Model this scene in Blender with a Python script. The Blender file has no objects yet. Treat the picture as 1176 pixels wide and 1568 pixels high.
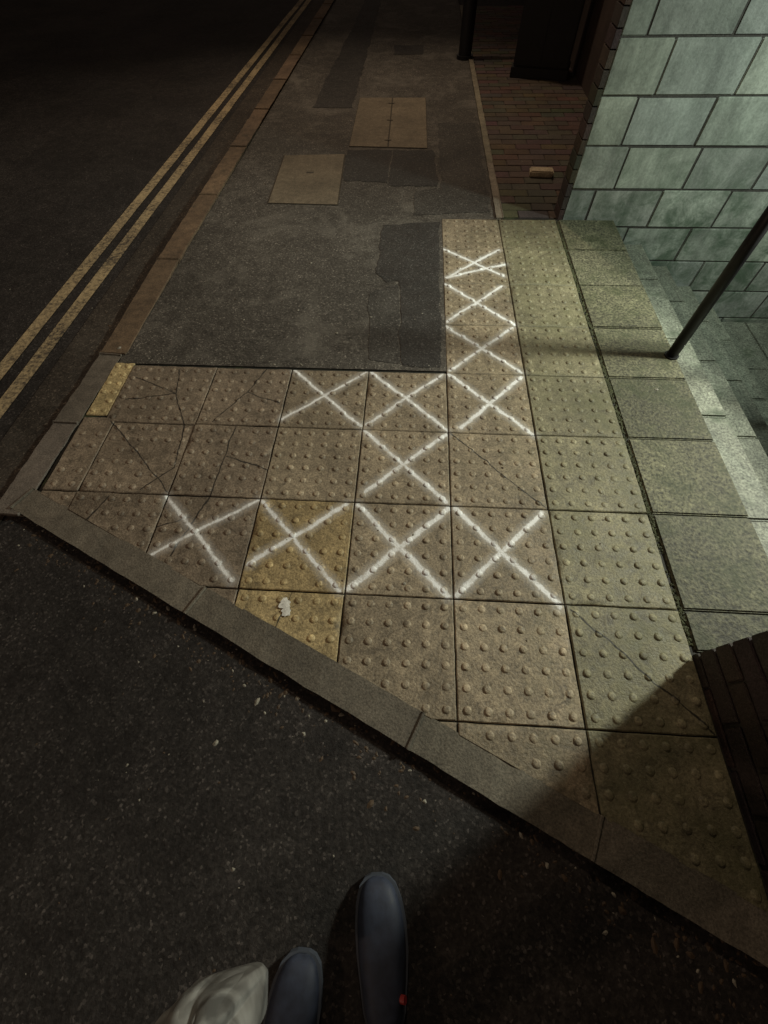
import bpy, bmesh, math, random
import numpy as np
from mathutils import Vector, Matrix, noise
random.seed(7)
S=bpy.context.scene
D=bpy.data
# ------------------------------------------------------------ helpers
def new_mat(name):
    m=D.materials.new(name); m.use_nodes=True; nt=m.node_tree
    b=nt.nodes['Principled BSDF']; return m,nt,b
class NB:
    def __init__(s,nt): s.nt=nt
    def n(s,t,**k):
        x=s.nt.nodes.new(t)
        for a,v in k.items(): setattr(x,a,v)
        return x
    def put(s,sock,v):
        if isinstance(v,bpy.types.NodeSocket): s.nt.links.new(v,sock)
        else: sock.default_value=v
    def math(s,op,a,b=0.0,c=None,clamp=False):
        x=s.n('ShaderNodeMath',operation=op,use_clamp=clamp); s.put(x.inputs[0],a); s.put(x.inputs[1],b)
        if c is not None: s.put(x.inputs[2],c)
        return x.outputs[0]
    def vm(s,op,a,b=None,out=0,scale=None):
        x=s.n('ShaderNodeVectorMath',operation=op); s.put(x.inputs[0],a)
        if b is not None: s.put(x.inputs[1],b)
        if scale is not None: s.put(x.inputs['Scale'],scale)
        return x.outputs[out]
    def noise(s,vec,scale,detail=3,rough=.55,dist=0):
        x=s.n('ShaderNodeTexNoise'); s.put(x.inputs['Vector'],vec); x.inputs['Scale'].default_value=scale
        x.inputs['Detail'].default_value=detail; x.inputs['Roughness'].default_value=rough; x.inputs['Distortion'].default_value=dist
        return x.outputs[0]
    def vor(s,vec,scale,feat='F1',out='Distance'):
        x=s.n('ShaderNodeTexVoronoi',feature=feat); s.put(x.inputs['Vector'],vec); x.inputs['Scale'].default_value=scale
        return x.outputs[out]
    def ramp(s,f,stops):
        x=s.n('ShaderNodeValToRGB'); s.put(x.inputs[0],f); e=x.color_ramp.elements
        while len(e)<len(stops): e.new(.5)
        for i,(p,c) in enumerate(stops):
            e[i].position=p; e[i].color=tuple(c)[:3]+(1,) if hasattr(c,'__len__') else (c,c,c,1)
        return x.outputs[0]
    def mix(s,f,a,b,mode='MIX'):
        x=s.n('ShaderNodeMix',data_type='RGBA',blend_type=mode); s.put(x.inputs[0],f)
        for i,v in ((6,a),(7,b)):
            if isinstance(v,(tuple,list)): v=tuple(v)[:3]+(1,)
            s.put(x.inputs[i],v)
        return x.outputs[2]
    def mr(s,v,a,b,c,d):
        x=s.n('ShaderNodeMapRange'); s.put(x.inputs[0],v)
        for i,k in enumerate((a,b,c,d)): x.inputs[i+1].default_value=k
        return x.outputs[0]
    def bump(s,h,st,dist,nrm=None):
        x=s.n('ShaderNodeBump'); s.put(x.inputs['Height'],h); x.inputs['Strength'].default_value=st; x.inputs['Distance'].default_value=dist
        if nrm is not None: s.put(x.inputs['Normal'],nrm)
        return x.outputs[0]
    def pos(s): return s.n('ShaderNodeNewGeometry').outputs['Position']
    def attr(s,name): 
        x=s.n('ShaderNodeAttribute'); x.attribute_name=name; return x
def obj(name,verts,faces,mat=None,parent=None,smooth=False,cols=None):
    me=D.meshes.new(name); me.from_pydata([tuple(v) for v in verts],[],faces); me.update()
    if cols is not None:
        a=me.color_attributes.new('col','FLOAT_COLOR','POINT')
        a.data.foreach_set('color',np.array([tuple(c)[:3]+(1,) for c in cols],dtype=np.float32).ravel())
    if smooth: me.polygons.foreach_set('use_smooth',[True]*len(me.polygons))
    o=D.objects.new(name,me); S.collection.objects.link(o)
    if mat: me.materials.append(mat)
    if parent: o.parent=parent
    return o
def empty(name):
    o=D.objects.new(name,None); S.collection.objects.link(o); o.empty_display_size=.1; return o
class Acc:
    def __init__(s): s.v=[];s.f=[];s.c=[]
    def add(s,v,f,c=(1,1,1)):
        k=len(s.v); s.v+=v; s.f+=[tuple(i+k for i in q) for q in f]; s.c+=[c]*len(v)
    def box(s,x0,x1,y0,y1,z0,z1,c=(1,1,1),bev=0.0,jit=0.0):
        if bev<=0:
            v=[(x,y,z) for z in (z0,z1) for y in (y0,y1) for x in (x0,x1)]
            if jit: v=[tuple(a+random.uniform(-jit,jit) for a in q) for q in v]
            s.add(v,[(0,2,3,1),(4,5,7,6),(0,1,5,4),(2,6,7,3),(0,4,6,2),(1,3,7,5)],c)
        else:
            bm=bmesh.new(); bmesh.ops.create_cube(bm,size=1)
            for q in bm.verts: q.co=Vector(((x0+x1)/2+q.co.x*(x1-x0),(y0+y1)/2+q.co.y*(y1-y0),(z0+z1)/2+q.co.z*(z1-z0)))
            bmesh.ops.bevel(bm,geom=bm.edges[:],offset=bev,segments=2,affect='EDGES')
            bm.verts.index_update()
            s.add([tuple(q.co) for q in bm.verts],[tuple(q.index for q in f.verts) for f in bm.faces],c); bm.free()
    def mk(s,name,mat,parent=None,smooth=False): return obj(name,s.v,s.f,mat,parent,smooth,s.c)
def cyl(acc,p0,p1,r0,r1=None,n=20,c=(1,1,1),cap=True):
    r1=r0 if r1 is None else r1
    p0=Vector(p0);p1=Vector(p1);d=(p1-p0).normalized(); u=d.orthogonal().normalized(); w=d.cross(u)
    v=[];f=[]
    for p,r in ((p0,r0),(p1,r1)):
        for i in range(n):
            a=2*math.pi*i/n; v.append(tuple(p+u*math.cos(a)*r+w*math.sin(a)*r))
    for i in range(n): f.append((i,(i+1)%n,n+(i+1)%n,n+i))
    if cap: f.append(tuple(range(n))[::-1]); f.append(tuple(range(n,2*n)))
    acc.add(v,f,c)
KA,KB=-0.4377,-0.4646      # near kerb inner edge  y = KA + KB x
def kd(x,y): return (y-KA-KB*x)/math.sqrt(1+KB*KB)   # >0 pavement side
# ------------------------------------------------------------ materials
def asphalt(name,base,tint=(1,.94,.86),spk=.5,stain=.5,rough=.75,scale=1,blot=.0):
    m,nt,b=new_mat(name); N=NB(nt); P=N.pos()
    agg=N.vor(P,150*scale,out='Color'); sep=N.n('ShaderNodeSeparateColor'); nt.links.new(agg,sep.inputs[0])
    cell=sep.outputs[0]
    s1=N.noise(P,1.1,5,.65); s2=N.noise(P,11,4,.7); fine=N.noise(P,60,3,.7)
    g=N.ramp(cell,[(0,.62),(.6,.92),(.90,1.25),(.97,1.7+spk),(1,2.3+spk*2)])
    big=N.mr(s1,.3,.7,1-stain*.6,1+stain*.6); mid=N.mr(s2,.28,.72,.6,1.4)
    v=N.math('MULTIPLY',N.math('MULTIPLY',big,mid),base)
    v=N.math('MULTIPLY',v,N.mr(fine,.3,.7,.62,1.38))
    col=N.mix(1,g,tuple(tint),'MULTIPLY')
    col=N.vm('SCALE',col,scale=v)
    if blot>0:
        bl=N.math('MULTIPLY',N.mr(N.noise(P,2.3,6,.75,.6),.50,.72,0,1),blot)
        col=N.mix(bl,col,(base*2.5,base*2.3,base*1.95))
    sp=N.vor(P,7.0); spn=N.noise(P,60,2)
    spm=N.math('LESS_THAN',N.math('ADD',sp,N.math('MULTIPLY',spn,.05)),.07)
    vc=N.vor(P,7.0,out='Color'); sp2=N.n('ShaderNodeSeparateColor'); nt.links.new(vc,sp2.inputs[0])
    spm=N.math('MULTIPLY',spm,N.math('GREATER_THAN',sp2.outputs[1],.8))
    col=N.mix(N.math('MULTIPLY',spm,.4),col,(base*3.0,base*2.8,base*2.5))
    nt.links.new(col,b.inputs['Base Color'])
    r=N.mr(s2,.3,.7,rough-.12,rough+.12); nt.links.new(r,b.inputs['Roughness']); b.inputs['Specular IOR Level'].default_value=.3
    h=N.math('ADD',cell,N.math('MULTIPLY',fine,1.6))
    nt.links.new(N.bump(h,.7,.003),b.inputs['Normal'])
    return m
M_road=asphalt('asphalt_road',.029,(1,.88,.80),.4,.7,.8)
M_foot=asphalt('asphalt_footway',.082,(1,.90,.76),.3,.5,.75,1,.7)
M_patch=asphalt('asphalt_patch',.040,(1,.93,.84),.3,.5,.7,1,.15)
M_patch2=asphalt('asphalt_patch_pale',.060,(1,.92,.80),.3,.5,.75,1,.2)
M_gut=asphalt('asphalt_gutter',.050,(1,.82,.64),.4,.6,.8,1,.2)
def stone(name,col,var=.35,scale=1,rough=.8,moss=0.0,usecol=False,bump=.5,grit=140,mosscol=(.05,.075,.02),gc=.35):
    m,nt,b=new_mat(name); N=NB(nt); P=N.pos()
    s1=N.noise(P,2.5*scale,5,.62); s2=N.noise(P,22*scale,4,.65); fine=N.noise(P,grit,2,.7)
    v=N.math('MULTIPLY',N.mr(s1,.25,.75,1-var,1+var),N.mr(s2,.25,.75,1-var*.8,1+var*.8))
    v=N.math('MULTIPLY',v,N.mr(fine,.32,.68,1-gc,1+gc))
    c=tuple(col)+(1,)
    if usecol:
        a=N.attr('col'); c=N.mix(1,a.outputs['Color'],tuple(col),'MULTIPLY')
    rgb=N.n('ShaderNodeRGB'); rgb.outputs[0].default_value=tuple(col)+(1,)
    o=N.vm('SCALE',c if usecol else rgb.outputs[0],scale=v)
    if moss>0:
        mm=N.mr(N.noise(P,5,5,.75),.62-moss*.25,.75-moss*.15,0,.85)
        o=N.mix(mm,o,mosscol)
    nt.links.new(o,b.inputs['Base Color']); b.inputs['Roughness'].default_value=rough
    h=N.math('ADD',N.math('MULTIPLY',s2,.6),fine)
    nt.links.new(N.bump(h,bump,.004),b.inputs['Normal'])
    return m
M_kerb=stone('kerb_concrete',(.135,.118,.094),.38,usecol=True)
M_kerb2=stone('kerb_granite_brown',(.135,.092,.055),.5,usecol=True,moss=.2,mosscol=(.03,.025,.015))
M_slab=stone('paving_flag_concrete',(.108,.104,.064),.5,usecol=True,moss=.62,bump=1,grit=75,rough=.72,mosscol=(.036,.044,.016),gc=.75)
M_step=stone('step_concrete',(.19,.20,.155),.45,usecol=True,moss=.35,bump=.9,grit=80,rough=.65,mosscol=(.04,.06,.03),gc=.6)
M_cover=stone('access_cover_concrete',(.155,.128,.088),.35,usecol=True,bump=.5)
M_brick=stone('brick',(1,1,1),.35,usecol=True,scale=2,bump=.6)
M_mortar=stone('mortar',(.06,.055,.048),.3)
M_joint=stone('dirt_joint',(.018,.017,.012),.4,moss=.2)
M_moss=stone('moss',(.05,.055,.02),.5,scale=3,bump=1)
def plain(name,col,rough=.5,metal=0,noisy=.15,sc=15,bump=.15):
    m,nt,b=new_mat(name); N=NB(nt); P=N.pos(); s=N.noise(P,sc,4,.6)
    rgb=N.n('ShaderNodeRGB'); rgb.outputs[0].default_value=tuple(col)+(1,)
    nt.links.new(N.vm('SCALE',rgb.outputs[0],scale=N.mr(s,.25,.75,1-noisy,1+noisy)),b.inputs['Base Color'])
    nt.links.new(N.mr(s,.25,.75,max(rough-.1,.02),rough+.1),b.inputs['Roughness']); b.inputs['Metallic'].default_value=metal
    nt.links.new(N.bump(s,bump,.002),b.inputs['Normal'])
    return m
M_black=plain('black_painted_metal',(.010,.010,.011),.5)
M_render=plain('render_dark',(.12,.12,.11),.8)
M_door=plain('door_paint',(.03,.05,.07),.4)
M_shoe=plain('navy_rubber',(.028,.036,.060),.66,noisy=.35,sc=45,bump=.3)
M_sole=plain('shoe_sole',(.06,.07,.09),.65)
M_red=plain('red_rivet',(.30,.03,.03),.5)
M_trouser=plain('trouser_cloth',(.010,.011,.015),.9,sc=200,bump=.5)
M_coat=plain('coat_cloth',(.02,.022,.025),.9,sc=200,bump=.5)
M_skin=plain('skin',(.45,.28,.2),.5)
M_debris=plain('debris',(.27,.25,.20),.75,noisy=.5,sc=80)
M_leaf=plain('dead_leaf',(.07,.045,.025),.7,noisy=.4,sc=80)
m,nt,b=new_mat('painted_blockwork'); N=NB(nt); P=N.pos(); M_block=m
mp=N.n('ShaderNodeMapping'); nt.links.new(P,mp.inputs[0]); mp.inputs['Scale'].default_value=(9,9,1.3)
st=N.noise(mp.outputs[0],1.0,5,.7); s2=N.noise(P,4,5,.7,.8); fi=N.noise(P,70,3,.7)
a=N.attr('col')
o=N.mix(1,a.outputs['Color'],(.44,.475,.425),'MULTIPLY')
v=N.math('MULTIPLY',N.mr(st,.28,.72,.60,1.24),N.mr(s2,.28,.72,.62,1.22)); v=N.math('MULTIPLY',v,N.mr(fi,.3,.7,.83,1.17))
o=N.vm('SCALE',o,scale=v)
sx=N.n('ShaderNodeSeparateXYZ'); nt.links.new(P,sx.inputs[0])
gm=N.math('MULTIPLY',N.mr(N.noise(P,6,5,.75,.5),.42,.62,0,1),N.mr(sx.outputs[2],.0,.5,.8,.14))
o=N.mix(gm,o,(.07,.115,.07))
nt.links.new(o,b.inputs['Base Color']); b.inputs['Roughness'].default_value=.6
nt.links.new(N.bump(N.math('ADD',fi,s2),.4,.004),b.inputs['Normal'])
m,nt,b=new_mat('yellow_road_paint'); N=NB(nt); P=N.pos(); M_yel=m
w=N.noise(P,38,5,.8); w2=N.noise(P,3,4,.6)
f=N.math('ADD',w,N.math('MULTIPLY',w2,.5)); f=N.mr(f,.66,.90,0,1)
o=N.mix(f,(.46,.36,.20),(.055,.045,.035)); nt.links.new(o,b.inputs['Base Color']); b.inputs['Roughness'].default_value=.8
nt.links.new(N.bump(w,.6,.004),b.inputs['Normal'])
# sprayed crosses
X=[]
def seg(x0,y0,x1,y1,w=.0085): X.append((x0,y0,x1,y1,w+.0016))
seg(-1.2,.39,-.83,.03,.006);seg(-.81,.39,-1.17,.125,.005)
seg(-.79,.385,-.42,.01,.006);seg(-.43,.39,-.78,.10,.0075)
seg(-.385,.385,-.02,.01,.008);seg(-.01,.385,-.39,.02,.009)
seg(.02,.385,.385,-.005,.008);seg(.37,.38,.01,.015,.008)
seg(-.39,.79,-.015,.415,.0065);seg(-.01,.785,-.36,.455,.007)
seg(-.79,1.195,-.41,.82,.0055);seg(-.41,1.19,-.79,.85,.005)
seg(-.385,1.19,-.005,.815,.0065);seg(-.02,1.19,-.385,.83,.0055)
seg(.01,1.19,.395,.80,.0065);seg(.38,1.185,.06,.83,.007)
seg(.0,1.59,.385,1.215,.0065);seg(.37,1.58,.02,1.22,.0065)
seg(.01,1.99,.385,1.615,.0065);seg(.35,1.98,.01,1.62,.0065)
seg(.0,2.40,.37,2.09,.007);seg(.365,2.39,.02,2.06,.0075);seg(.02,2.06,.39,2.22,.007)
CR=[(-1.63,.82,-1.2,.41),(0.01,.79,.4,.4),(.42,-.02,.79,-.39),(-1.0,.8,-1.02,.4),(-1.02,.4,-1.1,.12),(-.93,1.2,-1.0,1.02),(-1.0,1.02,-1.12,.82),(-1.40,1.18,-1.36,1.0),(-1.36,1.0,-1.6,.95),(-1.36,1.0,-1.25,.8),(-1.25,.8,-1.22,.55),(-1.22,.55,-1.33,.42),(-1.0,.62,-.8,.55),(-.6,0,-.63,-.14),(-1.08,.30,-1.2,.24),(-1.45,.38,-1.5,.25),(-1.0,1.02,-.82,.95),(-1.6,1.1,-1.36,1.0)]
def near(s,x,y,w,h,mg):
    for k in range(21):
        t=k/20; px=s[0]+(s[2]-s[0])*t; py=s[1]+(s[3]-s[1])*t
        if x-mg<px<x+w+mg and y-mg<py<y+h+mg: return True
    return False
def mat_tile(segs,cracks):
    m,nt,b=new_mat('tactile_concrete'); N=NB(nt); P=N.pos()
    fl=N.vm('MULTIPLY',P,(1,1,0))
    fn=N.noise(P,110,3,.75); s1=N.noise(P,3.6,5,.68); s2=N.noise(P,26,4,.7)
    if segs or cracks:
        wn=N.n('ShaderNodeTexNoise'); nt.links.new(P,wn.inputs[0]); wn.inputs['Scale'].default_value=9; wn.inputs['Detail'].default_value=3
        wv=N.vm('MULTIPLY',N.vm('SUBTRACT',wn.outputs['Color'],(.5,.5,.5)),(.022,.022,0))
        fw=N.vm('ADD',fl,wv)
    def segdist(vec,A,B):
        A=Vector(A).to_3d();B=Vector(B).to_3d();BA=B-A
        pa=N.vm('SUBTRACT',vec,tuple(A)); h=N.math('MULTIPLY',N.vm('DOT_PRODUCT',pa,tuple(BA),out=1),1/BA.length_squared,clamp=True)
        sc=N.n('ShaderNodeVectorMath',operation='SCALE'); sc.inputs[0].default_value=tuple(BA); nt.links.new(h,sc.inputs['Scale'])
        return N.vm('LENGTH',N.vm('SUBTRACT',pa,sc.outputs[0]),out=1)
    a=N.attr('col')
    v=N.math('MULTIPLY',N.mr(s1,.28,.72,.60,1.34),N.mr(s2,.28,.72,.60,1.38)); v=N.math('MULTIPLY',v,N.mr(fn,.3,.7,.52,1.48))
    o=N.vm('SCALE',a.outputs['Color'],scale=v)
    sx=N.n('ShaderNodeSeparateXYZ'); nt.links.new(P,sx.inputs[0])
    gx=N.math('MULTIPLY',N.mr(sx.outputs[0],-.1,.8,0,.65),N.mr(N.noise(P,4.5,5,.7),.4,.68,.05,1))
    o=N.mix(gx,o,(.115,.117,.050))
    dz=N.mr(N.noise(P,12,5,.78,1),.54,.70,0,.68); o=N.mix(dz,o,(.048,.039,.028))
    if cracks:
        crv=N.vm('ADD',fl,N.vm('SCALE',wv,scale=1.5)); dc=None
        for c in cracks:
            q=segdist(crv,c[:2],c[2:]); dc=q if dc is None else N.math('MINIMUM',dc,q)
        dc=N.math('SUBTRACT',dc,N.math('MULTIPLY',N.math('SUBTRACT',s2,.45),.012))
        o=N.mix(N.mr(dc,.0008,.0035,.92,0),o,(.010,.009,.007))
    if segs:
        d=None
        for x0,y0,x1,y1,w in segs:
            q=N.math('SUBTRACT',segdist(fw,(x0,y0),(x1,y1)),w); d=q if d is None else N.math('MINIMUM',d,q)
        edge=N.math('ADD',d,N.math('MULTIPLY',N.math('SUBTRACT',fn,.5),.018))
        edge=N.math('ADD',edge,N.math('MULTIPLY',N.math('SUBTRACT',s2,.5),.014))
        core=N.mr(edge,-.004,.005,1,0); halo=N.mr(edge,0,.028,.25,0)
        wear=N.mr(N.noise(P,16,4,.7),.36,.52,.6,1)
        pm=N.math('MULTIPLY',N.math('MAXIMUM',core,halo),wear,clamp=True)
        o=N.mix(pm,o,(.88,.89,.88))
    nt.links.new(o,b.inputs['Base Color']); nt.links.new(N.mr(s2,.3,.7,.5,.75),b.inputs['Roughness'])
    nt.links.new(N.bump(N.math('ADD',fn,N.math('MULTIPLY',s2,.6)),.75,.0035),b.inputs['Normal'])
    return m

# ------------------------------------------------------------ ground / road
RZ=-.028
def rect(x0,x1,y0,y1,z): return [(x0,y0,z),(x1,y0,z),(x1,y1,z),(x0,y1,z)]
A=Acc()
for r in [(-150,1.2,-150,150),(6.5,150,-150,150),(1.2,6.5,-150,-.3),(1.2,6.5,2.9,150)]:
    A.add(rect(*r,RZ-.012),[(0,1,2,3)])
A.mk('ground',M_road)
A=Acc(); A.add(rect(-9,-1.8,-60,120,RZ),[(0,1,2,3)]); 
A.add([(-1.8,-60,RZ),(.79,-60,RZ),(.79,KA+KB*.79-.05,RZ),(-1.8,KA+KB*-1.8-.05,RZ)],[(0,1,2,3)]); A.mk('road',M_road)
A=Acc(); A.box(-12.5,-9,-60,120,-.1,.09); A.mk('far_pavement',M_foot)
def strip(name,x0,x1,sl,y0,y1,z,mat,par=None,n=160,wob=.006):
    v=[];f=[]
    for i in range(n+1):
        t=i/n; y=y0+(y1-y0)*t**2
        w=noise.noise(Vector((y*1.7,x0,0)))*wob; w2=noise.noise(Vector((y*2.9,x0,5)))*wob
        v+=[(x0+sl*y+w,y,z),(x1+sl*y+w2,y,z)]
        if i: k=2*i; f.append((k-2,k-1,k+1,k))
    return obj(name,v,f,mat,par)
yl=empty('double_yellow_line')
strip('line_outer',-2.455,-2.375,.026,-4,60,RZ+.004,M_yel,yl)
strip('line_inner',-2.295,-2.215,.022,-4,60,RZ+.004,M_yel,yl)
strip('road_gutter',-2.13,-1.885,.018,-3.0,60,RZ+.004,M_gut)
KS=.018
def kx(y): return -1.885+KS*y
v=[(kx(1.2)+.12,1.215,-.002),(.002,1.215,-.002),(.002,2.80,-.002),(.385,2.80,-.002),(.375,6.5,-.002),(.2,60,-.002),(kx(60)+.12,60,-.002),(kx(2.8)+.12,2.8,-.002)]
obj('footway',v,[(0,1,2,7),(7,2,3,4,5,6)],M_foot)
obj('paving_bedding',[(-1.78,.36,-.009),(.85,-.86,-.009),(.85,2.86,-.009),(-.01,2.86,-.009),(-.01,1.25,-.009),(-1.78,1.25,-.009)],[(0,1,4,5),(4,1,2,3)],M_joint)
pt=empty('footway_patch')
def poly(name,pts,z,mat,par,wob=.014):
    v=[]
    n=len(pts)
    for i in range(n):
        a=Vector(pts[i]);b_=Vector(pts[(i+1)%n]); k=max(2,int((b_-a).length/.02))
        for j in range(k):
            p=a.lerp(b_,j/k); w=noise.noise_vector(Vector((p.x*7,p.y*7,z*100)))*wob*1.5+noise.noise_vector(Vector((p.x*50,p.y*50,z*100)))*wob*.7
            v.append((p.x+w.x,p.y+w.y,z))
    return obj(name,v,[tuple(range(len(v)))],mat,par)
poly('dark_patch',[(-.42,2.70),(-.02,2.76),(-.025,1.245),(-.23,1.245),(-.25,1.6),(-.27,2.02),(-.34,2.0),(-.41,2.1)],.0005,M_patch,pt)
poly('patch_trench',[(-.78,3.40),(-.42,3.36),(-.41,3.98),(-.79,3.98)],.0005,M_patch,pt)
poly('patch_square',[(-.405,3.30),(-.02,3.31),(-.05,3.98),(-.40,3.98)],.0009,M_patch,pt)
poly('patch_strip',[(-.20,2.85),(.36,2.9),(.34,4.6),(.0,4.6),(-.0,3.28),(-.2,3.2)],.0005,M_patch2,pt)
poly('patch_long',[(-1.25,5.0),(-.85,5.0),(-.84,9.5),(-1.0,16),(-1.35,16),(-1.1,9.5)],.0005,M_patch,pt)
poly('patch_small',[(-.52,7.2),(-.15,7.2),(-.17,6.8),(-.52,6.8)],.0005,M_patch,pt)
poly('patch_worn',[(-.24,1.25),(-.42,1.3),(-.44,1.9),(-.28,1.98)],.0005,M_patch2,pt)
def cover(name,p,nx,ny):
    e=empty(name); 
    a=Vector(p[0]);b_=Vector(p[1]);c=Vector(p[2]);d_=Vector(p[3])
    fr=Acc(); z=.001
    def pt_(s,t): 
        q=a.lerp(b_,s).lerp(d_.lerp(c,s),t); return (q.x,q.y)
    fr.add([pt_(0,0)+(z,),pt_(1,0)+(z,),pt_(1,1)+(z,),pt_(0,1)+(z,)],[(0,1,2,3)],(.3,.28,.25)); fr.mk('frame',M_cover,e)
    A=Acc()
    for i in range(nx):
        for j in range(ny):
            g=.006
            s0,s1=(i+g+.012)/nx,(i+1-g-.012)/nx; t0,t1=(j+g)/ny,(j+1-g)/ny
            k=random.uniform(.9,1.12)
            A.add([pt_(s0,t0)+(z+.003,),pt_(s1,t0)+(z+.003,),pt_(s1,t1)+(z+.003,),pt_(s0,t1)+(z+.003,)],[(0,1,2,3)],(k,k*.98,k*.95))
    A.mk('lid',M_cover,e)
    H=Acc()
    for s,t in ((.5,.60),) if nx==1 else ((.49,.12),(.49,.5),(.49,.86)):
        q=pt_(s,t); H.box(q[0]-.03,q[0]+.03,q[1]-.010,q[1]+.010,z+.0035,z+.0055,(.4,.4,.4))
    H.mk('lifting_slots',M_cover,e)
cover('access_cover',[(-1.30,3.0),(-.76,2.98),(-.80,3.89),(-1.33,3.86)],1,1)
cover('access_cover.001',[(-.79,4.05),(-.10,4.01),(-.12,5.28),(-.80,5.28)],2,1)

# ------------------------------------------------------------ kerbs
def kerb_run(acc,p0,p1,w,side,z0,zt,joints,bev=.008,cj=.12):
    p0=Vector(p0);p1=Vector(p1); d=(p1-p0); L=d.length; d/=L; n=Vector((-d.y,d.x))*side
    js=[0]+joints+[L]
    for i in range(len(js)-1):
        a,b_=js[i]+.0025,js[i+1]-.0025
        bm=bmesh.new(); bmesh.ops.create_cube(bm,size=1)
        bmesh.ops.subdivide_edges(bm,edges=[e for e in bm.edges if abs((e.verts[0].co-e.verts[1].co).x)>.5],cuts=18)
        jz=random.uniform(-.002,.002)
        for q in bm.verts:
            s=a+(q.co.x+.5)*(b_-a); t=(q.co.y+.5)*w; z=z0+(q.co.z+.5)*(zt(s)+jz-z0)
            pp=p0+d*s+n*t; q.co=Vector((pp.x,pp.y,z))
        bmesh.ops.bevel(bm,geom=[e for e in bm.edges if len(e.link_faces)==2 and e.calc_face_angle()>1 ],offset=bev,segments=3,affect='EDGES')
        for q in bm.verts: q.co+=noise.noise_vector(q.co*14)*.003+noise.noise_vector(q.co*50)*.002
        bm.verts.index_update(); k=random.uniform(1-cj,1+cj)
        acc.add([tuple(q.co) for q in bm.verts],[tuple(q.index for q in f.verts) for f in bm.faces],(k,k*random.uniform(.97,1.02),k*random.uniform(.94,1.02))); bm.free()
A=Acc()
kd_=Vector((1,KB)).normalized(); s0=Vector((-1.80,KA+KB*-1.80)); e0=Vector((.80,KA+KB*.80))
L=(e0-s0).length
def sx_(x): return (x+1.80)*math.sqrt(1+KB*KB)
kerb_run(A,s0,e0,.098,-1,-.15,lambda s:.001,[sx_(-.925),sx_(-.11),sx_(.40)])
A.mk('kerb',M_kerb,smooth=False)
A=Acc()
kerb_run(A,(kx(.30)-.03,.28),(kx(1.28)-.0,1.28),.105,-1,-.15,lambda s:.0,[.51])
A.mk('kerb.001',M_kerb)
A=Acc(); jj=[.9*i for i in range(1,50)]
kerb_run(A,(kx(1.29),1.29),(kx(47),47),.125,-1,-.15,lambda s:.0+min(.02,s*.02),jj,cj=.2)
A.mk('kerb.002',M_kerb2)
# ------------------------------------------------------------ tactile tiles
bm=bmesh.new(); cl=bm.verts.layers.float_color.new('col')
def tilecol(i,j):
    r=random.Random(i*31+j*7+5)
    k=r.uniform(.80,1.16)
    c=Vector((.250,.202,.136))*k
    if i<=-3: c=Vector((.218,.172,.122))*r.uniform(.82,1.08)
    if i>=1: c=Vector((.208,.188,.116))*r.uniform(.82,1.1)
    if (i,j)in((-2,0),): c=Vector((.30,.225,.110))
    if (i,j)==(-2,-1): c=Vector((.38,.29,.145))
    if (i,j)==(-5,2): c=Vector((.46,.36,.18))
    if (i,j)==(0,1): c*=1.12
    return c
T=.4
def kinks(L,n=8): 
    e=.0020
    return [e,e+.003,e+.0045]+[L*k/n for k in range(1,n)]+[L-e-.0045,L-e-.003,L-e]
tl=[]
for i in range(-4,2):
    for j in range(-3,3): tl.append((i*T,j*T,T,T,i,j))
for i in range(0,2):
    for j in range(3,7): tl.append((i*T,j*T,T,T,i,j))
tl=[t for t in tl if kd(t[0]+t[2],t[1]+t[3])>=.03]
tl+= [(-1.76,.84,.11,.38,-5,2),(-1.76,.40,.16,.43,-5,1),(-1.76,.2,.16,.2,-5,0)]
mats=[];me=D.meshes.new('tactile_paving')
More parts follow.
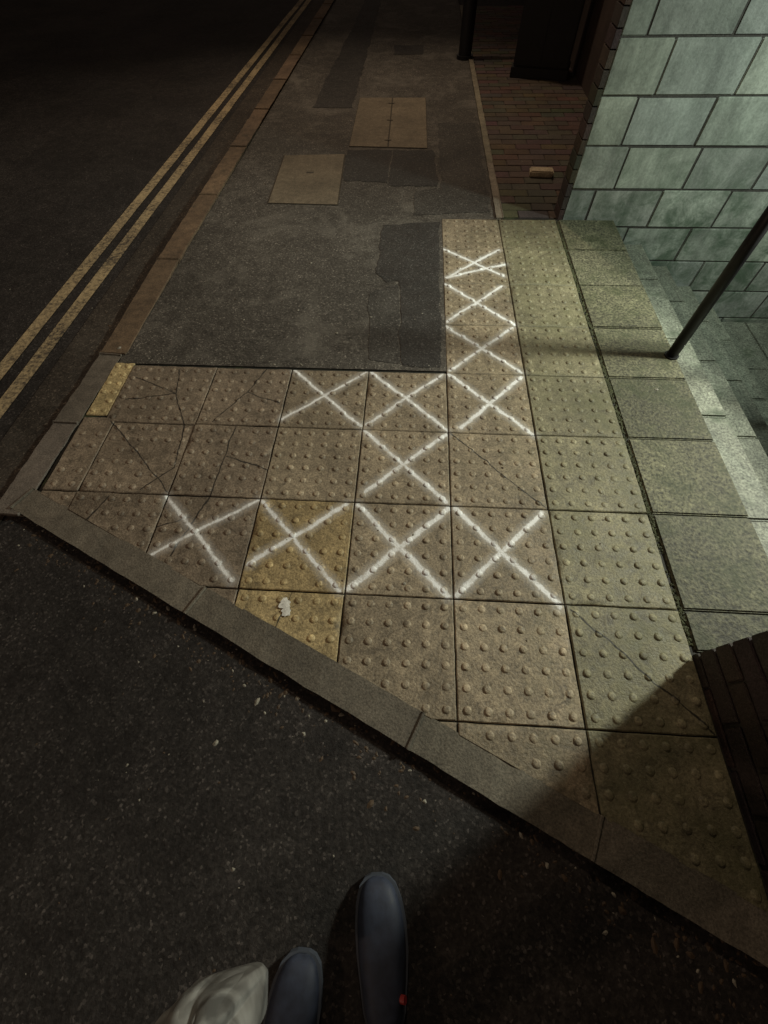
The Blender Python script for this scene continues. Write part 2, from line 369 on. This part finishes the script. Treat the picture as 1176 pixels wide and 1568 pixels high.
for (x,y,w,h,i,j) in tl:
    sg=[s for s in X if near(s,x,y,w,h,.02)]; ck=[c for c in CR if near(c,x+.01,y+.01,w-.02,h-.02,0)]
    if sg or ck: mats.append(mat_tile(sg,ck)); mi=len(mats)
    else: mi=0
    r=random.Random(i*13+j*91)
    tk=.011 if i<=-3 else .006
    z0=r.uniform(-.0015,.0012); tx=r.uniform(-tk,tk); ty=r.uniform(-tk,tk)
    if i==-4 and j==2: x,w=-1.65,.45
    c=tilecol(i,j); cc=(c.x,c.y,c.z,1)
    ja=.0035 if i<=-3 else .0020
    xs=kinks(w,14);ys=kinks(h,14); g={}
    def zz(a,b_): return z0+tx*(a-w/2)+ty*(b_-h/2)
    for ia,a in enumerate(xs):
        for ib,b_ in enumerate(ys):
            e=(ia in(0,len(xs)-1)) or (ib in (0,len(ys)-1))
            e2=(ia in(0,1,len(xs)-1,len(xs)-2)) or (ib in (0,1,len(ys)-1,len(ys)-2))
            jx=noise.noise(Vector((x+a,y+b_,i))*22)*ja if e2 else 0
            chipd=max(0,noise.noise(Vector((x+a,y+b_,j+.5))*13)-.34)*.014 if e2 else 0
            q=bm.verts.new((x+a+jx,y+b_+jx,zz(a,b_)-(.0055 if e else 0)-chipd)); q[cl]=cc; g[ia,ib]=q
    for ia in range(len(xs)-1):
        for ib in range(len(ys)-1):
            f=bm.faces.new((g[ia,ib],g[ia+1,ib],g[ia+1,ib+1],g[ia,ib+1])); f.smooth=True; f.material_index=mi
    px=T/6; nx=max(1,int(round(w/px))); ny=max(1,int(round(h/px)))
    for a in range(nx):
        for b_ in range(ny):
            bx=(a+.5)*w/nx; by=(b_+.5)*h/ny; wx,wy=x+bx,y+by
            if kd(wx,wy)<.020: continue
            if r.random()<(.08 if i<=-3 else .01): continue
            hh=.0062*r.uniform(.65,1.1); zb=zz(bx,by)-.0006; n=14; prev=None
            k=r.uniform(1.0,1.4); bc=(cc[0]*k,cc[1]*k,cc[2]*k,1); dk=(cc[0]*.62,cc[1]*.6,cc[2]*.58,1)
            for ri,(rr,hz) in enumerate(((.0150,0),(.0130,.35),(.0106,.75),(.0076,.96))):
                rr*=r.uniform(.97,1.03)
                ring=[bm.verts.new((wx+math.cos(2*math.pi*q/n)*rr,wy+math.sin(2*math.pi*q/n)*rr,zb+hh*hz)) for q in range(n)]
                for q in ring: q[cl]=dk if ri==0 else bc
                if prev:
                    for q in range(n): f=bm.faces.new((prev[q],prev[(q+1)%n],ring[(q+1)%n],ring[q])); f.smooth=True; f.material_index=mi
                prev=ring
            f=bm.faces.new(prev); f.smooth=True; f.material_index=mi
nn=Vector((KB,-1,0)).normalized()
bmesh.ops.bisect_plane(bm,geom=bm.verts[:]+bm.edges[:]+bm.faces[:],plane_co=(0,KA+.004,0),plane_no=nn,clear_outer=True)
bm.to_mesh(me); bm.free(); me.materials.append(mat_tile([],[]))
for q in mats: me.materials.append(q)
o=D.objects.new('tactile_paving',me); S.collection.objects.link(o)
A=Acc()
def blob(cx,cy,r,z,c,seed,n=36,rough=.5,h=.0012):
    v=[(cx,cy,z+h)]
    for i in range(n):
        a=2*math.pi*i/n; rr=r*(1+rough*noise.noise(Vector((math.cos(a)*2.2,math.sin(a)*2.2,seed)))*1.0)
        v.append((cx+rr*math.cos(a),cy+rr*math.sin(a),z))
    A.add(v,[(0,i+1,(i+1)%n+1) for i in range(n)],c)
blob(-.615,-.05,.022,.0045,(1,1,1),3.3); blob(-.603,-.078,.017,.004,(1,1,1),9.3)
A.mk('paint_splash',plain('white_splash',(.70,.69,.63),.6,noisy=.4,sc=90))

# ------------------------------------------------------------ concrete flags + steps
A=Acc()
for j in range(-1,7):
    y0=j*.4; y1=y0+.4
    if j==-1: y0=-.145
    k=random.uniform(.75,1.15)*(1.25 if j>=3 else .95); A.box(.815,1.2,y0+.003,y1-.003,-.1,random.uniform(-.001,.003),(k,k,k*random.uniform(.92,1.02)),bev=.006)
A.mk('stone_paving',M_slab)
obj('paving_bedding.001',rect(.80,1.19,-.145,2.80,-.012),[(0,1,2,3)],M_joint)
A=Acc()
nst=5; run=.262; ris=.15
for k in range(1,nst):
    x0=1.2+(k-1)*run; z=-ris*k
    y=-.14
    while y<2.79:
        y1=min(y+.62,2.80)
        if 2.80-y1<.2: y1=2.80
        q=random.uniform(.85,1.12); A.box(x0-.01,x0+run+.012,y+.002,y1-.002,z-.14,z+random.uniform(-.001,.001),(q,q,q),bev=.010); y=y1
A.box(1.17,1.195,-.14,2.80,-.16,-.05,(.7,.7,.7))
A.mk('stone_steps',M_step)
fx=1.2+(nst-1)*run; fz=-ris*nst
A=Acc()
ys=np.linspace(-.14,2.8,6); xs=np.linspace(fx-.02,3.02,3)
for a in range(2):
    for c in range(5):
        k=random.uniform(.85,1.1); A.box(xs[a]+.003,xs[a+1]-.003,ys[c]+.003,ys[c+1]-.003,fz-.08,fz,(k,k,k),bev=.004)
A.mk('landing_paving',M_step)
A=Acc(); r=random.Random(4)
for i in range(2600):
    y=r.uniform(-.12,2.79); dens=noise.noise(Vector((0,y*3,2)))
    if r.random()>.55+dens: continue
    x=.808+r.gauss(0,.006); s=r.uniform(.002,.006)
    v=[];n=6
    for q in range(n): a=2*math.pi*q/n+r.random(); v.append((x+math.cos(a)*s,y+math.sin(a)*s*1.3,-.006))
    v.append((x,y,-.004+s*1.0)); A.add(v,[(q,(q+1)%n,n) for q in range(n)])
A.mk('moss',M_moss,smooth=True)

# ------------------------------------------------------------ block retaining wall (north)
W=empty('block_wall')
WY=2.812
A=Acc(); r=random.Random(12)
offs=[1.45,1.12,1.50,1.14,1.42,1.12]
courses=[]
k=-4
while -.05+.225*k<4.5: courses.append(k); k+=1  # upper courses, out of view, raised to keep the ground behind dark
for k in courses:
    z0=-.05+.225*k; z1=z0+.225
    if z0<-.78: z0=-.78
    off=offs[k%len(offs)] if k>=0 else (1.33 if k%2 else 1.12)
    x=off-.44*8
    while x<3.05:
        a,b_=max(x,.845),min(x+.44,3.02)
        if b_-a>.03:
            q=r.uniform(.74,1.14)
            if k==4 and b_<1.9: q*=.85
            if k==5 and b_<1.9: col=(.5*q,.42*q,.34*q)
            else: col=(q,q*r.uniform(.97,1.02),q*r.uniform(.93,1.03))
            A.box(a+.0035,b_-.0035,WY+r.uniform(-.002,.002),WY+.09,z0+.0035,z1-.0035,col,bev=.005)
        x+=.44
A.mk('blocks',M_block,W)
A=Acc(); A.box(.85,3.02,WY+.006,WY+.14,-.8,4.5,(.5,.5,.5)); A.mk('mortar_core',M_mortar,W)
A=Acc(); z=-.02; i=0
bc=lambda r:tuple(v*r.uniform(.8,1.2) for v in (.055,.04,.03))
while z<4.45:
    A.box(.815,.848,WY+.001,WY+.145,z+.003,z+.072,bc(r),bev=.002); z+=.075
A.mk('brick_quoin',M_brick,W)
B=empty('brick_wall')
A=Acc(); r=random.Random(3); z=-.05;i=0
bc2=lambda r:tuple(v*r.uniform(.8,1.15)*.7 for v in (.06,.045,.038))
while z<2.3:
    if i%2==0: A.box(.805,.907,-.2575,-.152,z,z+.065,bc2(r),bev=.003)
    yy=-.15-(.225 if i%2 else .1125)
    if i%2: A.box(.805,.907,-.150-.215,-.152,z,z+.065,bc2(r),bev=.003)
    while yy>-3.2:
        A.box(.805+r.uniform(-.001,.001),.907,yy-.215,yy-.0,z,z+.065,bc2(r),bev=.003); yy-=.225
    xx=.917+(.0 if i%2 else .1125)
    if i%2==0: A.box(.917,1.0195,-.2575,-.152,z,z+.065,bc2(r))
    while xx<3.0:
        A.box(xx,xx+.215,-.2575,-.152+r.uniform(-.001,.001),z,z+.065,bc2(r)); xx+=.225
    z+=.075;i+=1
A.mk('bricks',M_brick,B)
A=Acc(); A.box(.813,1.02,-3.3,-.16,-.06,2.29); A.box(1.021,3.02,-.25,-.158,-.06,2.29)
A.mk('mortar_core',M_mortar,B)
A=Acc(); A.box(.78,1.05,-3.3,-.13,2.305,2.37,bev=.01); A.box(1.052,3.02,-.28,-.13,2.305,2.37,bev=.01); A.mk('coping',M_kerb,B)
A=Acc(); A.box(1.2,3.02,-.262,-.148,-.82,-.052); A.mk('stair_cheek',M_render,B)
G=empty('brick_building')
A=Acc()
A.box(3.02,3.25,-.25,.85,-.8,4.5); A.box(3.02,3.25,1.85,2.95,-.8,4.5); A.box(3.02,3.25,.851,1.849,1.35,4.5)
A.mk('facade',M_render,G)
A=Acc(); A.box(1.5,9,2.96,14,-.03,5.5,(.05,.033,.026)); A.mk('side_block',M_brick,G)
A=Acc(); A.box(3.10,3.14,.92,1.78,-.74,1.28,bev=.004); 
for yy in (1.0,1.4):
    for zz_ in (-.6,.05,.65): A.box(3.085,3.099,yy,yy+.3,zz_,zz_+.5,bev=.004)
A.mk('door',M_door,G)
A=Acc(); A.box(3.05,3.16,.852,.918,-.745,1.345); A.box(3.05,3.16,1.782,1.848,-.745,1.345); A.box(3.05,3.16,.919,1.781,1.282,1.345); A.mk('door_frame',M_black,G)
A=Acc(); cyl(A,(3.085,1.0,.2),(3.05,1.0,.2),.012); cyl(A,(3.05,.99,.2),(3.05,1.1,.2),.01); A.mk('door_handle',M_black,G)
A=Acc(); cyl(A,(1.44,4.3,0),(1.44,4.3,5.4),.035); [A.box(1.40,1.5,4.25,4.35,zz_,zz_+.03) for zz_ in (.6,2.2,3.8)]; A.mk('drainpipe',M_black,G)

# ------------------------------------------------------------ handrail
H=empty('handrail'); A=Acc()
cyl(A,(1.175,1.375,-.02),(1.175,1.375,.98),.027,n=24); A.mk('post',M_black,H,smooth=True)
A=Acc(); cyl(A,(1.175,1.375,-.002),(1.175,1.375,.008),.035); A.mk('base_flange',M_black,H)
A=Acc(); cyl(A,(1.13,1.375,.985),(2.3,1.375,.35),.024); cyl(A,(2.25,1.375,.38),(2.25,1.375,fz),.027); A.mk('rail',M_black,H)
Lm=empty('wall_light')
A=Acc(); A.box(2.99,3.018,1.16,1.56,1.88,2.02,bev=.006); A.box(2.93,2.99,1.18,1.54,2.022,2.035,bev=.004); A.mk('housing',M_black,Lm)
m,nt,b=new_mat('lamp_diffuser'); b.inputs['Base Color'].default_value=(.8,.8,.8,1); b.inputs['Emission Color'].default_value=(.85,1,.85,1); b.inputs['Emission Strength'].default_value=5
A=Acc(); A.box(2.955,2.989,1.20,1.34,1.90,2.0,bev=.01); A.box(2.955,2.989,1.38,1.52,1.90,2.0,bev=.01); A.mk('diffuser',m,Lm)
def spot(name,loc,tgt,e,col,size,blend,soft,par):
    ld=D.lights.new(name,'SPOT'); ld.energy=e; ld.color=col; ld.spot_size=math.radians(size); ld.spot_blend=blend; ld.shadow_soft_size=soft
    lo=D.objects.new(name,ld); S.collection.objects.link(lo); lo.location=loc; lo.parent=par
    lo.rotation_euler=(Vector(tgt)-Vector(loc)).to_track_quat('-Z','Y').to_euler(); return lo
GC=(.97,1.0,.86)
spot('pavement_head',(2.85,1.28,1.95),(-.6,.72,0),470,GC,80,.6,.14,Lm)
spot('wall_fill_head',(2.80,1.46,1.95),(1.75,2.81,.4),165,(.86,1.0,.89),104,1.0,.10,Lm)  # second head added to brighten the block wall

# ------------------------------------------------------------ far forecourt, edging, post, cabinet
A=Acc(); r=random.Random(8)
for i in range(0,60):
    y=2.83+i*.1075
    for j in range(0,6):
        x=.435+j*.215+(.1075 if i%2 else 0)-.1
        x0=max(x,.435); x1=min(x+.21,1.5)
        if x1-x0<.03: continue
        if y<2.96 and x1>.81: x1=.81
        if x1-x0<.03: continue
        c=tuple(v*r.uniform(.7,1.2)*.62 for v in (.115,.080,.055)); A.box(x0,x1,y,y+.1025,-.05,r.uniform(-.003,.001),c,bev=.003)
A.mk('brick_paving',M_brick)
obj('paving_bedding.002',rect(.43,1.5,2.82,9.3,-.008),[(0,1,2,3)],M_joint)
A=Acc(); kerb_run(A,(.388,2.81),(.375,9.3),.045,-1,-.1,lambda s:.006,[.915*i for i in range(1,7)],bev=.004); A.mk('edging_kerb',stone('edging_concrete',(.19,.165,.12),.4,usecol=True))
A=Acc(); A.box(-.14,.04,-.045,.045,0,.04,(.9,.85,.75),bev=.008); o=A.mk('loose_brick',stone('pale_brick',(.42,.36,.27),.3,usecol=True)); o.location=(.84,3.50,.001); o.rotation_euler=(0,0,-.08)
Pp=empty('lamp_post'); A=Acc()
cyl(A,(.33,6.63,-.02),(.33,6.63,1.3),.075,n=28); cyl(A,(.33,6.63,1.3),(.33,6.63,1.42),.075,.045,n=28); cyl(A,(.33,6.63,1.42),(.33,6.63,5.2),.045,.035,n=24); cyl(A,(.33,6.63,0),(.33,6.63,.03),.095,n=28)
A.mk('column',M_black,Pp)
A=Acc(); cyl(A,(.33,6.63,5.15),(-.5,6.63,5.45),.03,.025); A.box(-1.1,-.45,6.53,6.73,5.44,5.52,bev=.02); A.mk('lantern',M_black,Pp)
spot('lantern_lamp',(-.8,6.63,5.38),(-.9,3.2,0),430,(1,.78,.56),96,.9,.12,Pp)
C=empty('utility_cabinet'); A=Acc()
A.box(-.30,.30,-.18,.18,.0,.08,bev=.004); A.box(-.285,.285,-.165,.165,.081,1.30,bev=.012); A.box(-.31,.31,-.19,.19,1.301,1.36,bev=.015)
A.box(-.275,-.005,-.172,-.164,.12,1.27,bev=.003); A.box(.005,.275,-.172,-.164,.12,1.27,bev=.003); A.box(-.04,-.02,-.185,-.171,.65,.78,bev=.003)
o=A.mk('cabinet_body',M_black,C); C.location=(1.12,6.02,0); C.rotation_euler=(0,0,-.25)
A=Acc(); A.box(-20,-12.5,-40,90,-.05,7,(.06,.045,.035)); A.mk('terraced_building',M_brick)
A=Acc()
for i in range(20):
    y=-30+i*6; A.box(-12.52,-12.48,y,y+1.1,.9,2.3); A.box(-12.52,-12.48,y+2.4,y+3.3,.1,2.2); A.box(-12.52,-12.48,y,y+1.1,3.9,5.3)
A.mk('building_windows',M_black)

# ------------------------------------------------------------ debris
A=Acc(); Lf=Acc(); r=random.Random(21)
def chip(acc,x,y,z,s,el,c=(1,1,1)):
    n=7; a0=r.uniform(0,6.28); v=[]
    for q in range(n):
        a=2*math.pi*q/n; rr=s*r.uniform(.7,1.2); X_=rr*math.cos(a)*el; Y_=rr*math.sin(a)
        v.append((x+X_*math.cos(a0)-Y_*math.sin(a0),y+X_*math.sin(a0)+Y_*math.cos(a0),z))
    v.append((x,y,z+s*.5)); acc.add(v,[(q,(q+1)%n,n) for q in range(n)],c)
for (x,y,s,e) in [(-.655,-.375,.007,2),(-.10,-.615,.006,1.3),(.24,-.74,.006,1.3),(-.63,-.9+.1,.005,1.2),(-.95,-.66,.004,1),(-.42,-.42,.005,1),(-.76,-.5,.008,1.2),(-.18,.05,.005,1.5),(-.42,1.65,.006,1.6),(-.85,1.7,.007,1.2),(-1.15,1.6,.006,1),(-.6,1.5,.007,1.2),(-1.78,1.33,.012,1),(-1.47,2.7,.008,1),(-.85,2.2,.008,1.2),(1.03,1.12,.008,1),(-1.1,-.1,.006,1.5)]:
    chip(A,x,y,(RZ if kd(x,y)<-.1 else .001)+.001,s,e)
for i in range(800):
    x=r.uniform(-2.8,.7); y=r.uniform(-1.3,4.2)
    z=RZ if (kd(x,y)<-.12 or x<kx(y)) else .0005
    if -.1<=kd(x,y)+.02<=.15 or abs(x-kx(y)-.06)<.09: continue
    s=abs(r.gauss(0,.0016))+.0007
    chip(A if r.random()<.35 else Lf,x,y,z,s,r.uniform(1,1.8))
for i in range(900):
    if r.random()<.6: t=r.uniform(0,L); p=s0+kd_*t+Vector((KB,-1)).normalized()*(.10+abs(r.gauss(0,.07))); z=RZ
    else: y=1.3+r.random()**1.5*8; p=Vector((kx(y)-.01-abs(r.gauss(0,.05)),y)); z=RZ+.004
    chip(A if r.random()<.10 else Lf,p.x,p.y,z,abs(r.gauss(0,.0028))+.001,r.uniform(1,2.2))
for i in range(140):
    x=r.uniform(-1.6,0); chip(A,x,1.225+abs(r.gauss(0,.02)),.0,abs(r.gauss(0,.0016))+.0006,1.3)
A.mk('litter_debris',M_debris); Lf.mk('leaf_debris',M_leaf)

# ------------------------------------------------------------ photographer
PH=empty('person')
def shoe(tag,toe,head,mirror):
    h=Vector((head[0],head[1])).normalized(); s=Vector((h.y,-h.x))
    prof=[(0,.010,.024),(.006,.028,.036),(.022,.044,.050),(.055,.056,.061),(.10,.062,.070),(.15,.061,.078),(.20,.054,.086),(.25,.046,.085),(.285,.034,.07),(.297,.014,.06)]
    v=[];f=[];n=24
    def off(t): return mirror*.010*math.sin(math.pi*min(t/.2,1)*.5)-mirror*.008
    for (t,w,hh) in prof:
        for q in range(n):
            a=2*math.pi*q/n; ca,sa=math.cos(a),math.sin(a)
            lx=math.copysign(abs(ca)**.7,ca)*w
            lz=.024+(hh-.024)*sa**.85 if sa>=0 else .024+.012*sa
            p=Vector(toe)+h*t+s*(lx+off(t)); v.append((p.x,p.y,RZ+lz))
    for k in range(len(prof)-1):
        for q in range(n): f.append((k*n+q,k*n+(q+1)%n,(k+1)*n+(q+1)%n,(k+1)*n+q))
    f.append(tuple(range(n))); f.append(tuple(range((len(prof)-1)*n,len(prof)*n))[::-1])
    o=obj('shoe_'+tag,v,f,M_shoe,PH,True); ss=o.modifiers.new('s','SUBSURF'); ss.levels=1; ss.render_levels=2
    v=[];f=[]
    for (t,w,hh) in prof:
        for zz_ in (0.0,.022):
            for sg in (-1,1):
                p=Vector(toe)+h*(t*1.02-.004)+s*(sg*(w+.005)+off(t)); v.append((p.x,p.y,RZ+.001+zz_))
    for k in range(len(prof)-1):
        a=4*k; c=a+4
        f+= [(a,a+1,c+1,c),(a+2,c+2,c+3,a+3),(a,c,c+2,a+2),(a+1,a+3,c+3,c+1)]
    f+=[(0,2,3,1),(4*(len(prof)-1),4*(len(prof)-1)+1,4*(len(prof)-1)+3,4*(len(prof)-1)+2)]
    obj('sole_'+tag,v,f,M_sole,PH)
    A=Acc(); p=Vector(toe)+h*.215+s*(mirror*.043)
    cyl(A,(p.x,p.y,RZ+.066),(p.x+s.x*mirror*.010,p.y+s.y*mirror*.010,RZ+.072),.008); A.mk('rivet_'+tag,M_red,PH)
shoe('right',(-.222,-.785),(.10,-1),-1)
shoe('left',(-.415,-.945),(-.02,-1),1)
def skin(name,pts,edges,rad,mat,lv=2):
    me=D.meshes.new(name); me.from_pydata(pts,edges,[]); o=D.objects.new(name,me); S.collection.objects.link(o); o.parent=PH
    md=o.modifiers.new('skin','SKIN'); md.use_smooth_shade=True
    for i,q in enumerate(me.skin_vertices[0].data): q.radius=(rad[i],rad[i]*.95) if not isinstance(rad[i],tuple) else rad[i]; q.use_root=(i==0)
    sb=o.modifiers.new('sub','SUBSURF'); sb.levels=lv; sb.render_levels=lv; me.materials.append(mat); return o
skin('trousers',[(-.30,-1.22,.92),(-.21,-1.19,.84),(-.185,-1.10,.47),(-.19,-1.085,.08),(-.39,-1.22,.84),(-.41,-1.20,.47),(-.415,-1.225,.06),(-.30,-1.23,1.02)],[(0,1),(1,2),(2,3),(0,4),(4,5),(5,6),(0,7)],[.13,.09,.068,.058,.09,.068,.058,.13],M_trouser)
skin('coat',[(-.30,-1.23,1.02),(-.30,-1.22,1.25),(-.29,-1.19,1.46),(-.12,-1.17,1.44),(-.05,-1.05,1.20),(-.14,-.80,1.36),(-.47,-1.17,1.44),(-.56,-1.16,1.16),(-.56,-1.10,.92),(-.29,-1.17,1.54)],[(0,1),(1,2),(2,3),(3,4),(4,5),(2,6),(6,7),(7,8),(2,9)],[.15,.15,.14,.075,.055,.042,.075,.055,.042,.06],M_coat)
skin('head',[(-.29,-1.15,1.56),(-.285,-1.12,1.63),(-.28,-1.08,1.72)],[(0,1),(1,2)],[.055,.07,.085],M_skin)
skin('hair',[(-.285,-1.16,1.70),(-.28,-1.10,1.78)],[(0,1)],[.085,.075],M_coat)
def hand(nm,base,dirv,up):
    base=Vector(base);d=Vector(dirv).normalized();u=Vector(up).normalized(); s=d.cross(u)
    pts=[tuple(base),tuple(base+d*.07)]; ed=[(0,1)]; rad=[.026,.030]
    for k in range(4):
        o_=s*(-.03+.02*k); a=base+d*.09+o_; b_=a+d*.028-u*.012; c=b_+d*.008-u*.028; i=len(pts)
        pts+=[tuple(a),tuple(b_),tuple(c)]; ed+=[(1,i),(i,i+1),(i+1,i+2)]; rad+=[.010,.009,.008]
    i=len(pts); pts+=[tuple(base+d*.03-s*.035),tuple(base+d*.06-s*.045-u*.02)]; ed+=[(0,i),(i,i+1)]; rad+=[.011,.009]
    skin(nm,pts,ed,rad,M_skin,1)
hand('hand_right',(-.15,-.79,1.365),(-.1,1,.25),(0,-.3,1)); hand('hand_left',(-.56,-1.09,.90),(0,.15,-1),(0,1,.1))
# plastic bag : thin translucent film, broad soft panels with a few long creases
m,nt,b=new_mat('plastic_bag_film'); N=NB(nt); P=N.pos(); M_bag=m
w=N.noise(P,11,3,.5,.8); nt.links.new(N.ramp(w,[(.35,(.13,.125,.115)),(.65,(.40,.39,.36))]),b.inputs['Base Color'])
b.inputs['Roughness'].default_value=.34; b.inputs['Transmission Weight'].default_value=.25
mp=N.n('ShaderNodeMapping'); nt.links.new(P,mp.inputs[0]); mp.inputs['Scale'].default_value=(1,1,.35); mp.inputs['Rotation'].default_value=(.3,.2,.5)
cr1=N.math('ABSOLUTE',N.math('SUBTRACT',N.noise(mp.outputs[0],14,1.5,.5,.4),.5))
nt.links.new(N.bump(cr1,.8,.035),b.inputs['Normal'])
BG=empty('plastic_bag')
bm=bmesh.new(); bmesh.ops.create_icosphere(bm,subdivisions=6,radius=1)
fr=random.Random(5)
cuts=[(Vector((fr.gauss(0,1),fr.gauss(0,1),fr.gauss(0,1)*.5)).normalized(),fr.uniform(.60,.84)) for _ in range(26)]
for q in bm.verts:
    p=q.co.copy()
    for d,c in cuts:
        e=p.dot(d)-c
        if e>0: p-=d*e*1.0
    t=(p.z+1)/2
    tt=max(0,t-.5)/.5
    wx=.125*(1-.50*tt); wy=.085*(1-.45*tt)
    ear=tt**1.5*(.12*abs(p.x))
    c=Vector((p.x*wx,p.y*wy,p.z*.20+ear))
    ang=math.atan2(p.y,p.x)
    pl=(abs(math.sin(ang*3.5+noise.noise(p*1.2)*2))-.5)*max(0,t-.2)*.034
    n_=Vector((p.x,p.y,0)); n_=n_.normalized() if n_.length>1e-4 else Vector()
    c+=n_*(pl+.016*noise.noise(c*7+Vector((3,1,2)))); q.co=c
for f in bm.faces: f.smooth=True
me=D.meshes.new('bag_body'); bm.to_mesh(me); bm.free(); me.materials.append(M_bag)
o=D.objects.new('bag_body',me); S.collection.objects.link(o); o.parent=BG; o.location=(-.535,-.975,.29)
A=Acc()
for sx__ in (-.05,.05):
    cyl(A,(-.535+sx__,-1.01,.44),(-.55+sx__*.4,-1.06,.70),.014,.006,n=10); cyl(A,(-.55+sx__*.4,-1.06,.70),(-.56,-1.075,.81),.006,n=10)
A.mk('bag_handles',M_bag,BG)

# ------------------------------------------------------------ lights, world, camera
w=D.worlds.new('World'); S.world=w; w.use_nodes=True
bg=w.node_tree.nodes['Background']; bg.inputs[0].default_value=(1,.78,.62,1); bg.inputs[1].default_value=.065
SL=empty('added_fill_lamp'); A=Acc()  # unseen lamp added for faint warm fill on road and foreground
cyl(A,(-9.3,-5,0),(-9.3,-5,6),.07,.05); cyl(A,(-9.3,-5,6),(-8.2,-5,6.3),.035); A.box(-8.3,-7.7,-5.12,-4.88,6.27,6.37,bev=.02); A.mk('column',M_black,SL)
spot('added_fill_source',(-8.0,-5,6.2),(-4,0,0),360,(1,.70,.50),140,.6,.15,SL)
cam=D.cameras.new('Camera'); co=D.objects.new('Camera',cam); S.collection.objects.link(co); S.camera=co
cam.sensor_fit='VERTICAL'; cam.sensor_height=24; cam.lens=24*626.86/1568; cam.clip_start=.02; cam.clip_end=500
Ma=Matrix.Rotation(.08194,3,'Z')@Matrix.Rotation(.53406,3,'X')@Matrix.Rotation(-.0304,3,'Z')
co.matrix_world=Matrix.Translation((-.20376,-.49926,1.45255))@Ma.to_4x4()
S.view_settings.view_transform='Standard'; S.view_settings.look='None'; S.view_settings.exposure=0
